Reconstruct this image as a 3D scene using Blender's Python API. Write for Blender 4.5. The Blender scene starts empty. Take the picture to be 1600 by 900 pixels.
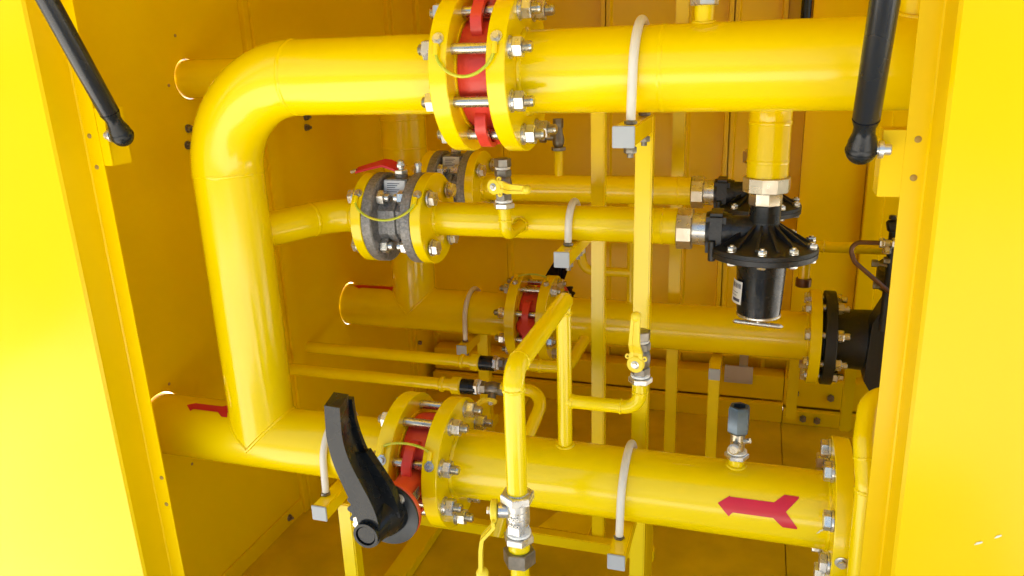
import bpy, bmesh, math, random
from mathutils import Vector, Matrix
random.seed(7)
PI = math.pi
S = bpy.context.scene
C = S.collection
V = Vector

# ------------------------------------------------------------------ camera, world, sun, exposure
FPX, YAW, PITCH, ROLL = 1220.0, math.radians(17.86), math.radians(17.01), math.radians(-1.93)
_fw = V((-math.sin(YAW) * math.cos(PITCH), math.cos(YAW) * math.cos(PITCH), -math.sin(PITCH)))
_r0 = V((math.cos(YAW), math.sin(YAW), 0)); _u0 = _r0.cross(_fw)
_R = math.cos(ROLL) * _r0 + math.sin(ROLL) * _u0
_U = -math.sin(ROLL) * _r0 + math.cos(ROLL) * _u0
cam = bpy.data.objects.new('camera', bpy.data.cameras.new('camera')); C.objects.link(cam)
cam.data.sensor_width = 36.0; cam.data.lens = FPX / 1600 * 36
cam.data.clip_start = 0.02; cam.data.clip_end = 500
cam.matrix_world = Matrix(((_R.x, _U.x, -_fw.x, 0), (_R.y, _U.y, -_fw.y, 0), (_R.z, _U.z, -_fw.z, 0), (0, 0, 0, 1)))
S.camera = cam

W = bpy.data.worlds.new('World'); S.world = W; W.use_nodes = True
SUN_EL, SUN_AZ = math.radians(66), math.radians(-28)       # sun stands behind the cabinet, to the left
nt = W.node_tree; sky = nt.nodes.new('ShaderNodeTexSky'); sky.sky_type = 'NISHITA'
sky.sun_disc = False; sky.sun_elevation = SUN_EL; sky.sun_rotation = SUN_AZ; sky.air_density = 1.0; sky.dust_density = 2.5
nt.links.new(sky.outputs[0], nt.nodes['Background'].inputs[0]); nt.nodes['Background'].inputs[1].default_value = 0.06
sun = bpy.data.objects.new('sun', bpy.data.lights.new('sun', 'SUN')); C.objects.link(sun)
sun.data.energy = 5.0; sun.data.angle = math.radians(0.53); sun.data.color = (1, .95, .86)
sd = V((math.sin(SUN_AZ) * math.cos(SUN_EL), math.cos(SUN_AZ) * math.cos(SUN_EL), math.sin(SUN_EL)))
sun.rotation_euler = sd.to_track_quat('Z', 'Y').to_euler()
S.view_settings.view_transform = 'Standard'; S.view_settings.look = 'None'
S.view_settings.exposure = 2.33; S.view_settings.gamma = 1
S.cycles.max_bounces = 14; S.cycles.diffuse_bounces = 9; S.cycles.glossy_bounces = 5
S.cycles.caustics_reflective = False; S.cycles.caustics_refractive = False

# ------------------------------------------------------------------ materials
def mat(name, col, rough=.4, metal=0., bump=0., bscale=60., var=0., vscale=6., rvar=0., spec=.45, coat=0., vcol=None):
    m = bpy.data.materials.new(name); m.use_nodes = True
    n = m.node_tree.nodes; l = m.node_tree.links; b = n['Principled BSDF']
    b.inputs['Base Color'].default_value = (*col, 1); b.inputs['Roughness'].default_value = rough
    b.inputs['Metallic'].default_value = metal; b.inputs['Specular IOR Level'].default_value = spec
    b.inputs['Coat Weight'].default_value = coat; b.inputs['Coat Roughness'].default_value = .06
    tc = n.new('ShaderNodeTexCoord')
    if var > 0:
        t = n.new('ShaderNodeTexNoise'); t.inputs['Scale'].default_value = vscale; t.inputs['Detail'].default_value = 6
        l.new(tc.outputs['Object'], t.inputs['Vector'])
        r = n.new('ShaderNodeValToRGB'); r.color_ramp.elements[0].position = .35; r.color_ramp.elements[1].position = .7
        c2 = vcol or tuple(c * (1 - var) for c in col)
        r.color_ramp.elements[0].color = (*c2, 1); r.color_ramp.elements[1].color = (*col, 1)
        l.new(t.outputs['Fac'], r.inputs['Fac']); l.new(r.outputs['Color'], b.inputs['Base Color'])
    if rvar > 0:
        t = n.new('ShaderNodeTexNoise'); t.inputs['Scale'].default_value = vscale * 1.7; t.inputs['Detail'].default_value = 4
        l.new(tc.outputs['Object'], t.inputs['Vector'])
        mr = n.new('ShaderNodeMapRange'); mr.inputs['From Min'].default_value = .3; mr.inputs['From Max'].default_value = .7
        mr.inputs['To Min'].default_value = max(.03, rough - rvar); mr.inputs['To Max'].default_value = rough + rvar
        l.new(t.outputs['Fac'], mr.inputs['Value']); l.new(mr.outputs[0], b.inputs['Roughness'])
    if bump > 0:
        t = n.new('ShaderNodeTexNoise'); t.inputs['Scale'].default_value = bscale; t.inputs['Detail'].default_value = 3
        l.new(tc.outputs['Object'], t.inputs['Vector'])
        bp = n.new('ShaderNodeBump'); bp.inputs['Strength'].default_value = bump; bp.inputs['Distance'].default_value = .002
        l.new(t.outputs['Fac'], bp.inputs['Height']); l.new(bp.outputs[0], b.inputs['Normal'])
    return m

YC = (.86, .645, .0)
M = dict(
    yellow=mat('yellow_gloss_paint', YC, .17, bump=.09, bscale=38, var=.05, vscale=5, rvar=.06),
    sheet=mat('yellow_powder_coat', (.85, .585, .0), .2, bump=.3, bscale=3.5, var=.05, vscale=3, rvar=.07, spec=.19),
    floor=mat('floor_yellow_dusty', (.72, .51, .002), .40, bump=.2, bscale=14, var=.22, vscale=9, rvar=.12),
    lever=mat('pale_yellow_plastic', (.85, .66, .03), .35, bump=.1, bscale=200),
    zinc=mat('zinc_plated_steel', (.68, .66, .61), .3, .85, bump=.08, bscale=120, var=.14, vscale=60, rvar=.1),
    rod=mat('stud_steel', (.62, .58, .48), .26, .95, var=.2, vscale=40, rvar=.08),
    dark=mat('dull_oiled_steel', (.30, .27, .22), .38, .8, bump=.2, bscale=150, var=.4, vscale=70),
    brass=mat('yellow_zinc_fitting', (.66, .59, .46), .3, .85, var=.3, vscale=30, rvar=.1),
    white=mat('white_plastic_sleeve', (.72, .69, .60), .4, var=.08, vscale=20),
    ptfe=mat('white_sealing_tape', (.8, .8, .76), .6, bump=.5, bscale=300),
    cap=mat('grey_plastic_cap', (.40, .42, .43), .45, var=.05, vscale=30),
    black=mat('black_painted_cast', (.016, .016, .017), .42, bump=.35, bscale=220, rvar=.08, vscale=8, var=.3),
    blackp=mat('black_plastic', (.010, .0115, .013), .26, bump=.08, bscale=120, rvar=.1, vscale=22, spec=.32),
    strut=mat('black_strut_paint', (.012, .014, .017), .27, rvar=.04, vscale=12),
    gear=mat('worn_dark_steel_plate', (.06, .065, .07), .42, .5, bump=.2, bscale=90, var=.5, vscale=25),
    grey=mat('hammered_grey_cast_iron', (.30, .29, .28), .45, .3, bump=.9, bscale=260, var=.45, vscale=240),
    red=mat('red_valve_paint', (.68, .05, .03), .36, bump=.35, bscale=120, var=.12, vscale=20),
    orange=mat('orange_red_paint', (.72, .085, .025), .35, bump=.2, bscale=120),
    decal=mat('red_vinyl_sticker', (.60, .012, .03), .3, var=.08, vscale=30),
    label=mat('silver_label', (.62, .64, .66), .4, .1),
    paper=mat('white_label', (.78, .78, .75), .5),
    ink=mat('dark_print', (.05, .06, .09), .6),
    copper=mat('brown_copper_tube', (.19, .10, .065), .32, .5, var=.3, vscale=40),
    wire=mat('yellow_green_wire', (.62, .52, .02), .4, var=.3, vscale=90, vcol=(.42, .50, .02)),
    hole=mat('rivet_brown', (.35, .22, .04), .6),
    ground=mat('pale_concrete', (.58, .56, .52), .8, bump=.4, bscale=20, var=.15, vscale=2),
    gravel=mat('dark_gravel', (.11, .11, .09), .9, bump=.6, bscale=30, var=.4, vscale=4),
    satin=mat('satin_steel_sheet', (.55, .50, .42), .4, .6, var=.15, vscale=8),
    blue=mat('blued_steel', (.13, .17, .21), .28, .75, var=.3, vscale=40),
    scuff=mat('bare_scratch', (.75, .72, .55), .4),
    rubber=mat('black_gasket', (.01, .01, .01), .7),
)

# ------------------------------------------------------------------ object helpers
def thing(name, label, cat, loc=(0, 0, 0), rot=None, group=None):
    o = bpy.data.objects.new(name, None); C.objects.link(o); o.empty_display_size = .03
    mw = Matrix.Translation(loc) @ (rot.to_4x4() if rot else Matrix.Identity(4))
    o.matrix_world = mw; o['label'] = label; o['category'] = cat
    if group: o['group'] = group
    MW[o.name] = mw
    return o
MW = {}
def part(name, bm, m, parent=None, world=True, sharp=32, label=None):
    """link bm as ONE mesh object; world=True: vertices are world coordinates, moved into the parent's frame"""
    me = bpy.data.meshes.new(name)
    bmesh.ops.recalc_face_normals(bm, faces=bm.faces)
    if world and parent is not None: bm.transform(MW[parent.name].inverted())
    for f in bm.faces: f.smooth = True
    bm.to_mesh(me); bm.free()
    me.set_sharp_from_angle(angle=math.radians(sharp))
    me.materials.append(M[m] if isinstance(m, str) else m)
    o = bpy.data.objects.new(name, me); C.objects.link(o)
    if parent is not None:
        o.parent = parent; MW[o.name] = MW[parent.name]
    if label: o['label'] = label
    return o
def multi(name, bm, m, parent, **k):
    """one object per connected piece"""
    bm.verts.ensure_lookup_table(); seen = set(); out = []
    for v0 in bm.verts:
        if v0.index in seen: continue
        pass
    bm.verts.index_update(); todo = set(range(len(bm.verts)))
    while todo:
        st = [bm.verts[next(iter(todo))]]; isl = []; todo.discard(st[0].index)
        while st:
            v = st.pop(); isl.append(v.index)
            for e in v.link_edges:
                w = e.other_vert(v)
                if w.index in todo: todo.discard(w.index); st.append(w)
        idx = {q: i for i, q in enumerate(isl)}; nb = bmesh.new(); vs = [nb.verts.new(bm.verts[q].co) for q in isl]
        for f in {f for q in isl for f in bm.verts[q].link_faces}: nb.faces.new([vs[idx[v.index]] for v in f.verts])
        out.append(part(name, nb, m, parent, **k))
    bm.free(); return out
def lone(name, bm, m, label, cat, group=None, sharp=32):
    o = part(name, bm, m, None, sharp=sharp); o['label'] = label; o['category'] = cat
    if group: o['group'] = group
    return o
def copy_tree(o, parent=None, mw=None):
    c = o.copy(); C.objects.link(c)
    if parent is not None:
        c.parent = parent
    MW[c.name] = mw if mw is not None else (MW[parent.name] if parent is not None else MW[o.name])
    if mw is not None and parent is None: c.matrix_world = mw
    for ch in list(o.children): copy_tree(ch, c)
    return c
B = bmesh.new
def frame(d, up=None):
    d = V(d).normalized(); a = V(up) if up else (V((0, 0, 1)) if abs(d.z) < .9 else V((1, 0, 0)))
    x = (a - d * a.dot(d)).normalized(); return x, d.cross(x), d
def lathe(bm, prof, o, d, seg=40, rot=0., up=None, caps=True):
    """prof: (t along axis, radius)"""
    x, y, z = frame(d, up); o = V(o); rings = []
    for t, r in prof:
        rings.append([bm.verts.new(o + z * t + (x * math.cos(a) + y * math.sin(a)) * r)
                      for a in [rot + 2 * PI * i / seg for i in range(seg)]])
    for a, b in zip(rings, rings[1:]):
        for i in range(seg):
            j = (i + 1) % seg; bm.faces.new((a[i], a[j], b[j], b[i]))
    if caps: bm.faces.new(rings[0][::-1]); bm.faces.new(rings[-1])
def cyl(bm, a, b, r, r2=None, seg=32, ch=0., up=None, rot=0.):
    a = V(a); b = V(b); L = (b - a).length; r2 = r if r2 is None else r2
    if ch > 0: prof = [(0, r - ch), (ch, r), (L - ch, r2), (L, r2 - ch)]
    else: prof = [(0, r), (L, r2)]
    lathe(bm, prof, a, b - a, seg, rot, up)
def hexn(bm, a, b, af, rot=0., up=None, seg=6, dome=True):
    """hex nut / head between a and b, af = across flats"""
    a = V(a); b = V(b); L = (b - a).length; R = af / 2 / math.cos(PI / seg); e = min(.0012, L * .15)
    x, y, z = frame(b - a, up)
    # corners chamfered: intersect look by thin end rings
    lathe(bm, [(0, R * .93), (e, R), (L - e, R), (L, R * .93)], a, b - a, seg, rot, up)
def ring(bm, a, b, ro, ri, seg=32, up=None):
    """flat ring (washer/tube) with a hole"""
    a = V(a); b = V(b); x, y, z = frame(b - a, up); L = (b - a).length; rr = []
    for t, r in ((0, ro), (L, ro), (L, ri), (0, ri)):
        rr.append([bm.verts.new(a + z * t + (x * math.cos(2 * PI * i / seg) + y * math.sin(2 * PI * i / seg)) * r) for i in range(seg)])
    for k in range(4):
        p, q = rr[k], rr[(k + 1) % 4]
        for i in range(seg): j = (i + 1) % seg; bm.faces.new((p[i], p[j], q[j], q[i]))
def box(bm, lo, hi, bev=0., mx=None):
    lo = V(lo); hi = V(hi); t = bmesh.new(); bmesh.ops.create_cube(t, size=1)
    for v in t.verts: v.co = V([(lo[i] + hi[i]) / 2 + v.co[i] * (hi[i] - lo[i]) for i in range(3)])
    if bev > 0: bmesh.ops.bevel(t, geom=t.edges[:], offset=bev, segments=2, affect='EDGES', clamp_overlap=True)
    if mx is not None: t.transform(mx)
    add(bm, t)
def add(bm, t):
    me = bpy.data.meshes.new('tmp'); t.to_mesh(me); t.free(); bm.from_mesh(me); bpy.data.meshes.remove(me)
def fillet(pts, rad, n=10):
    pts = [V(p) for p in pts]; out = [pts[0]]
    if not isinstance(rad, (list, tuple)): rad = [rad] * (len(pts) - 2)
    for i in range(1, len(pts) - 1):
        p, a, b = pts[i], (pts[i - 1] - pts[i]).normalized(), (pts[i + 1] - pts[i]).normalized()
        th = a.angle(b)
        if abs(th - PI) < 1e-3 or rad[i - 1] <= 0: out.append(p); continue
        t = rad[i - 1] / math.tan(th / 2); c = p + (a + b).normalized() * rad[i - 1] / math.sin(th / 2)
        s, e = p + a * t, p + b * t
        va, vb = s - c, e - c; ang = va.angle(vb); ax = va.cross(vb).normalized()
        for k in range(n + 1): out.append(c + Matrix.Rotation(ang * k / n, 3, ax) @ va)
    out.append(pts[-1]); return out
def sweep(bm, pts, r, seg=24, caps=True, flat=1., up=None):
    pts = [V(p) for p in pts]; n = len(pts); T = []
    for i in range(n):
        a = pts[max(i - 1, 0)]; b = pts[min(i + 1, n - 1)]; T.append((b - a).normalized())
    x, y, _ = frame(T[0], up); rings = []
    for i in range(n):
        x = (x - T[i] * x.dot(T[i])).normalized(); y = T[i].cross(x)
        rr = r[i] if isinstance(r, (list, tuple)) else r
        rings.append([bm.verts.new(pts[i] + (x * math.cos(a) * flat + y * math.sin(a)) * rr) for a in [2 * PI * k / seg for k in range(seg)]])
    for a, b in zip(rings, rings[1:]):
        for i in range(seg): j = (i + 1) % seg; bm.faces.new((a[i], a[j], b[j], b[i]))
    if caps: bm.faces.new(rings[0][::-1]); bm.faces.new(rings[-1])
def weld(bm, c, d, r, h=.0016, w=.0045, seg=44):
    """raised weld bead round a pipe, with a slightly uneven crest"""
    x, y, z = frame(d); c = V(c); rings = []
    for t, q in ((-w, -.0006), (-w * .5, h * .75), (0, h), (w * .5, h * .75), (w, -.0006)):
        rings.append([bm.verts.new(c + z * (t + .0006 * math.sin(i * 2.3)) + (x * math.cos(2 * PI * i / seg) + y * math.sin(2 * PI * i / seg)) * (r + q + (.0004 * math.sin(i * 1.7) if q > 0 else 0))) for i in range(seg)])
    for a, b in zip(rings, rings[1:]):
        for i in range(seg): j = (i + 1) % seg; bm.faces.new((a[i], a[j], b[j], b[i]))
def saddle(bm, c, axis, r_branch, R_main, bead, d=(0, 0, 1), n=96):
    """weld bead where a branch (direction d from main axis point c) meets the main pipe running along axis"""
    c = V(c); ax = V(axis).normalized(); d = V(d).normalized(); s = d.cross(ax); pts = []
    for i in range(n + 1):
        a = 2 * PI * i / n; u = r_branch * math.sin(a); hgt = math.sqrt(max(0, R_main ** 2 - u * u))
        pts.append(c + ax * r_branch * math.cos(a) + s * u + d * hgt)
    sweep(bm, pts, [bead * (1 + .10 * math.sin(i * 2.9)) for i in range(len(pts))], 8, caps=False)
def prism(bm, poly, o, ux, uy, thick):
    """polygon (2D) in plane (ux, uy) at o, extruded by vector thick"""
    o = V(o); ux = V(ux); uy = V(uy); th = V(thick)
    a = [bm.verts.new(o + ux * p[0] + uy * p[1]) for p in poly]; b = [bm.verts.new(v.co + th) for v in a]
    bm.faces.new(a[::-1]); bm.faces.new(b); n = len(a)
    for i in range(n): j = (i + 1) % n; bm.faces.new((a[i], a[j], b[j], b[i]))
def ribbon(pts, w):
    """2D strip polygon of width w (number or list) along pts"""
    L, Rr = [], []; n = len(pts)
    for i in range(n):
        a = pts[max(i - 1, 0)]; b = pts[min(i + 1, n - 1)]; dx, dy = b[0] - a[0], b[1] - a[1]; q = math.hypot(dx, dy)
        h = (w[i] if isinstance(w, (list, tuple)) else w) / 2
        L.append((pts[i][0] - dy / q * h, pts[i][1] + dx / q * h)); Rr.append((pts[i][0] + dy / q * h, pts[i][1] - dx / q * h))
    return L + Rr[::-1]
def bevel_all(bm, off, seg=2):
    bmesh.ops.bevel(bm, geom=[e for e in bm.edges if e.is_manifold and e.calc_face_angle(0) > .6], offset=off, segments=seg, affect='EDGES', clamp_overlap=True)

X, Y, Z = V((1, 0, 0)), V((0, 1, 0)), V((0, 0, 1))
# measured set-out (metres; camera at the origin, X along the pipes, Y into the cabinet)
R4 = .05715                       # four-inch pipe
R2 = .03015                       # two-inch pipe
YA, ZA, ZB = 1.102, -.032, -.671  # front pair of headers
YC_, ZC = 1.85, -.669             # rear header
YE, ZE = 1.29, -.290              # front regulator line
YF, ZF = 1.683, -.301             # rear regulator line
XW = -1.075                       # left wall
YB = 2.42; ZFL = -1.125; ZR = .44
XR = 1.15

# ------------------------------------------------------------------ ground and cabinet
bm = B(); box(bm, (-60, -60, -1.5), (60, 60, -1.36))
g = part('ground', bm, 'gravel'); g['kind'] = 'structure'  # ground beyond the pad, kept dark so horizon reflections stay low
bm = B(); box(bm, (-3.4, -4.6, -1.42), (2.6, 4.2, -1.356)); g = part('bounce_pad', bm, 'ground'); g['kind'] = 'structure'  # unseen pale pad, added for sunlit bounce and reflections on the paint

cab = thing('cabinet', 'large bright yellow sheet steel cabinet standing open around all the gas pipework', 'cabinet', (-.4, 1.6, -1.125))
def holed_wall(name, holes):
    bm = B(); box(bm, (XW - .004, .90, ZFL), (XW, YB, ZR)); o = part(name, bm, 'sheet', cab)
    for (y, z, r) in holes:
        cb = B(); loc = MW[cab.name].inverted() @ V((XW, y, z)); cyl(cb, loc - X * .05, loc + X * .05, r, seg=64)
        me = bpy.data.meshes.new('cut'); cb.to_mesh(me); cb.free(); co = bpy.data.objects.new('cut', me); C.objects.link(co)
        co.parent = cab
        md = o.modifiers.new('b', 'BOOLEAN'); md.object = co; md.operation = 'DIFFERENCE'; md.solver = 'EXACT'
        bpy.context.view_layer.update()
        dg = bpy.context.evaluated_depsgraph_get(); nm = bpy.data.meshes.new_from_object(o.evaluated_get(dg))
        o.modifiers.clear(); o.data = nm; bpy.data.objects.remove(co)
    for p in o.data.polygons: p.use_smooth = False
    return o
holed_wall('side_wall', [(YA - .0015, ZB + .001, R4 + .0028), (YC_ - .001, ZC + .001, R4 + .0022), (1.319, -.036, .0385)])
# rings of pressed sheet around the holes, wall screws, wall bolts
bm = B()
for y, z in ((1.134, -.603), (1.158, -.792), (1.30, .045), (1.262, -.045)):
    lathe(bm, [(0, .0032), (.0012, .003), (.002, .0015)], (XW, y, z), X, 10)
multi('screw', bm, 'hole', cab)
for i, (y, z) in enumerate([(1.297, -.129), (1.288, -.160), (1.722, -.144), (1.720, -.169), (1.446, -1.102)]):
    bm = B(); lathe(bm, [(0, .0085), (.0018, .0085)], (XW + (.004 if i == 4 else 0), y, z), X, 20); hexn(bm, (XW + .0018, y, z), (XW + .0095, y, z), .0125, rot=i)
    cyl(bm, (XW + .009, y, z), (XW + .016, y, z), .0036, seg=12, ch=.001); part('wall_bolt', bm, 'dark', cab)
# stiffener posts on the left wall
for y0, y1 in ((1.505, 1.578), (2.20, 2.29)):
    bm = B(); box(bm, (XW, y0, ZFL), (XW + .012, y1, ZR), .0012); box(bm, (XW + .012, y0 + .018, ZFL), (XW + .02, y1 - .018, ZR), .0012)
    part('wall_stiffener', bm, 'sheet', cab)
bm = B(); lathe(bm, [(0, .009), (.002, .009)], (XW + .012, 2.245, -.945), X, 20); hexn(bm, (XW + .02, 2.235, -.93), (XW + .03, 2.235, -.93), .013); part('wall_bolt', bm, 'dark', cab)
# floor tray with seams, upturned edge at the wall
for a, b, z in ((XW, .107, ZFL), (.1095, XR, ZFL), (XW, XR, ZFL - .008)):
    bm = B(); box(bm, (a, .95, z - .004), (b, YB, z)); part('floor_plate', bm, 'floor', cab)
bm = B(); box(bm, (XW + .0005, .97, ZFL), (XW + .004, YB - .002, ZFL + .043), .001); part('floor_edge_angle', bm, 'sheet', cab)
# back wall: folded panels side by side
def panel(x0, x1, y=YB, z0=ZFL, z1=ZR, fold=.016):
    bm = B()
    pts = [(x0, y), (x0, y - fold), (x0 + .012, y - fold), (x0 + .016, y), (x1 - .016, y), (x1 - .012, y - fold), (x1, y - fold), (x1, y)]
    prism(bm, [(a, b) for a, b in pts] + [(x1, y + .004), (x0, y + .004)], (0, 0, z0), X, Y, (0, 0, z1 - z0))
    return bm
for a, b in ((XW, -.788), (-.786, -.459), (-.455, -.222), (-.220, -.092), (-.088, .052)):
    part('back_panel', panel(a, b), 'sheet', cab)
bm = B(); box(bm, (.054, YB + .001, ZFL), (.086, YB + .012, ZR)); part('back_post', bm, 'sheet', cab)
bm = B(); box(bm, (.086, YB - .01, ZFL), (.110, YB + .006, ZR)); part('door_seal', bm, 'rubber', cab) if False else bm.free()
bm = B(); box(bm, (.115, YB - .05, ZFL), (.119, YB + .006, ZR), .001); box(bm, (.119, YB - .004, ZFL), (.29, YB, ZR)); part('back_panel', bm, 'sheet', cab)
bm = B(); box(bm, (.086, YB + .004, ZFL), (.1145, YB + .012, ZR)); part('back_post', bm, 'sheet', cab)
bm = B(); box(bm, (.292, YB - .035, ZFL), (.33, YB, ZR), .002); part('back_post', bm, 'sheet', cab)
part('back_panel', panel(.331, XR), 'sheet', cab)
bm = B(); box(bm, (XW, YB + .013, ZFL), (.110, YB + .016, ZR)); part('leak_backing', bm, 'sheet', cab)  # sheet added behind the panels to stop light leaking through the joints
bm = B(); box(bm, (.1105, YB + .0135, ZFL), (XR, YB + .0165, ZR)); part('leak_backing', bm, 'sheet', cab)
# no right side wall beyond the jamb, left out so more light enters; roof
bm = B(); box(bm, (XW - .02, .86, ZR), (XR + .02, YB + .02, ZR + .02)); part('roof', bm, 'sheet', cab)
# back sill
bm = B(); box(bm, (XW + .03, 2.335, -1.062), (.11, YB - .017, -.985), .002); box(bm, (XW + .03, 2.31, ZFL), (.11, 2.334, -1.066), .002)
box(bm, (.112, 2.335, -1.075), (XR, YB - .017, -.985), .002); box(bm, (.112, 2.31, ZFL), (XR, 2.334, -1.08), .002)
multi('back_sill', bm, 'sheet', cab)
bm = B(); box(bm, (XW + .03, 2.36, -.94), (XR, YB - .017, -.905), .002); part('back_rail', bm, 'sheet', cab)
bm = B()
for x, z in ((.145, -1.03), (.245, -1.035), (.17, -1.10), (.21, -1.102)): hexn(bm, (x, 2.333 if z > -1.05 else 2.308, z), (x, 2.32 if z > -1.05 else 2.296, z), .018)
multi('sill_bolt', bm, 'dark', cab)
# latch plate on the sill
bm = B(); box(bm, (-.066, 2.325, -1.012), (.018, 2.3345, -.957), .0008)
box(bm, (-.024, 2.330, -.958), (.002, 2.333, -.915), .0005, Matrix.Translation((0, 2.33, -.95)) @ Matrix.Rotation(.25, 4, 'X') @ Matrix.Translation((0, -2.33, .95)))
for x in (-.056, .008): lathe(bm, [(0, .004), (.002, .003)], (x, 2.325, -1.0), -Y, 12)
part('latch_plate', bm, 'satin', cab)
# door jambs (folded): flange with rivets, return towards the viewer, outer face
def jamb(s, prof, zs=(-1.36, .46)):
    """prof(z) -> list of (x, y) from the free edge outwards; sheet 2 mm"""
    bm = B(); rows = []
    zz = [zs[0] + (zs[1] - zs[0]) * i / 12 for i in range(13)]
    for z in zz: rows.append([bm.verts.new((x, y, z)) for x, y in prof(z)])
    n = len(rows[0])
    for a, b in zip(rows, rows[1:]):
        for i in range(n): j = (i + 1) % n; bm.faces.new((a[i], a[j], b[j], b[i]))
    bm.faces.new(rows[0]); bm.faces.new(rows[-1][::-1])
    return bm
def lx(z): return -.9525 - .0137 * z
def rx(z): return .1500 - .0075 * z
def profL(z):
    e = lx(z); return [(e, .95), (e - .026, .95), (e - .028, .948), (e - .030, .899), (e - .0335, .895), (-1.36, .895), (-1.36, .897), (e - .035, .897), (e - .0325, .90), (e - .030, .952), (e, .952)]
def profR(z):
    e = rx(z); return [(e, .95), (e + .022, .95), (e + .024, .948), (e + .026, .899), (e + .0295, .895), (.95, .895), (.95, .897), (e + .031, .897), (e + .0285, .90), (e + .026, .952), (e, .952)]
part('door_jamb', jamb(-1, profL), 'sheet', cab, sharp=20)
part('door_jamb', jamb(1, profR), 'sheet', cab, sharp=20)
bm = B(); box(bm, (XW - .004, .953, ZFL), (XW + .05, .958, ZR)); box(bm, (.18, .953, ZFL), (XR, .958, ZR)); part('front_panel', bm, 'sheet', cab)
bm = B()
for x, z, y in ((-.968, -.105, .95), (-.965, -.152, .95), (-.951, -.686, .95), (-.951, -.738, .95), (.163, -.108, .95), (.163, -.150, .95)):
    lathe(bm, [(0, .0038), (.0008, .0036), (.0014, .002)], (x, y, z), -Y, 16)
multi('rivet', bm, 'hole', cab)
# strut brackets
def bracket(s, x0, x1, z0, z1):
    bm = B(); w = .002
    box(bm, (x0, .951, z0), (x1, .953, z1), .0006)
    xi = x1 if s < 0 else x0
    box(bm, (xi - (w if s < 0 else 0), .9535, z0), (xi + (0 if s < 0 else w), .992, z1), .0006)
    box(bm, (min(x0, x1) , .990, z0), (max(x0, x1), .992, z1), .0006)
    return bm
part('strut_bracket', bracket(-1, -.972, -.935, -.150, -.064), 'sheet', cab)
part('strut_bracket', bracket(1, .128, .165, -.172, -.098), 'sheet', cab)
# open hatch above the opening
hd = V((0, -.9, .42)).normalized(); hn = V((0, .42, .9)).normalized()
bm = B(); mx = Matrix(((1, hd.x, hn.x, 0), (0, hd.y, hn.y, .88), (0, hd.z, hn.z, ZR + .03), (0, 0, 0, 1)))
box(bm, (-1.06, 0, 0), (.30, .95, .03), .003, mx); part('hatch_door', bm, 'sheet', cab)

# paint chips on the right jamb and right lower pipe
bm = B()
for (x, z, w) in ((.262, -.565, .0085), (.281, -.553, .007)):
    prism(bm, [(0, 0), (w * .5, .0016), (w, .0045), (w * .9, .006), (w * .3, .004)], (x, .8946, z), X, Z, (0, -.0005, 0))
multi('paint_chip', bm, 'scuff', cab)

# ------------------------------------------------------------------ flanges and main pipes
def flange(bm, x0, x1, y, z, R=.11, Ri=None, raise_dir=0, rr=.079, nh=8, pcd=.09, ph=22.5):
    ch = .0012; prof = [(0, R - ch), (ch, R), (x1 - x0 - ch, R), (x1 - x0, R - ch)]
    lathe(bm, prof, (x0, y, z), X, 80)
    if raise_dir > 0: cyl(bm, (x1 - .0005, y, z), (x1 + .002, y, z), rr, seg=64)
    if raise_dir < 0: cyl(bm, (x0 - .002, y, z), (x0 + .0005, y, z), rr, seg=64)

def arrow(bm, xt, L, y, zc, Rp, ang0, half, flip=1, Wd=.018):
    """arrow sticker wrapped on a pipe along X: tip at xt, length L towards +X; ang0 = centre angle (0 = facing -Y, up positive)"""
    def P(x, v, e=.0007):
        a = ang0 + v / Rp; return V((x, y - (Rp + e) * math.cos(a), zc + (Rp + e) * math.sin(a)))
    outline = []
    rows = []
    N = 40
    def span(u):          # u 0..1 along length -> (lo, hi) ; tail handled as two spans
        b = half * .80
        if u < .15: w = half * 1.25 * u / .15; return [(-w * 1.05, w * .72)]
        if u < .19: return [(-b - half * .5 * (.19 - u) / .04, b)]
        if u < .70: return [(-b, b)]
        t = (u - .70) / .30; lo = min(b + half * 1.0 * min(1, t / .45), half * 1.7); inn = max(0, (t - .5) / .5) * half * 1.5
        return [(-lo, -inn), (inn, lo)] if t > .5 else [(-lo, lo)]
    for i in range(N):
        u0, u1 = i / N, (i + 1) / N; s0, s1 = span(u0 + 1e-4), span(u1 - 1e-4)
        if len(s0) != len(s1): s0 = [(s0[0][0], 0), (0, s0[0][1])] if len(s0) == 1 else s0
        for (a0, b0), (a1, b1) in zip(s0, s1):
            K = 6; v0 = [bm.verts.new(P(xt + L * u0, a0 + (b0 - a0) * k / K)) for k in range(K + 1)]; v1 = [bm.verts.new(P(xt + L * u1, a1 + (b1 - a1) * k / K)) for k in range(K + 1)]
            for k in range(K): bm.faces.new((v0[k], v0[k + 1], v1[k + 1], v1[k]))

def tube(name, parent, pts, r, m='yellow', rad=0, seg=44, **k):
    bm = B(); sweep(bm, fillet(pts, rad, 18) if len(pts) > 2 else pts, r, seg); return part(name, bm, m, parent, **k)

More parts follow.
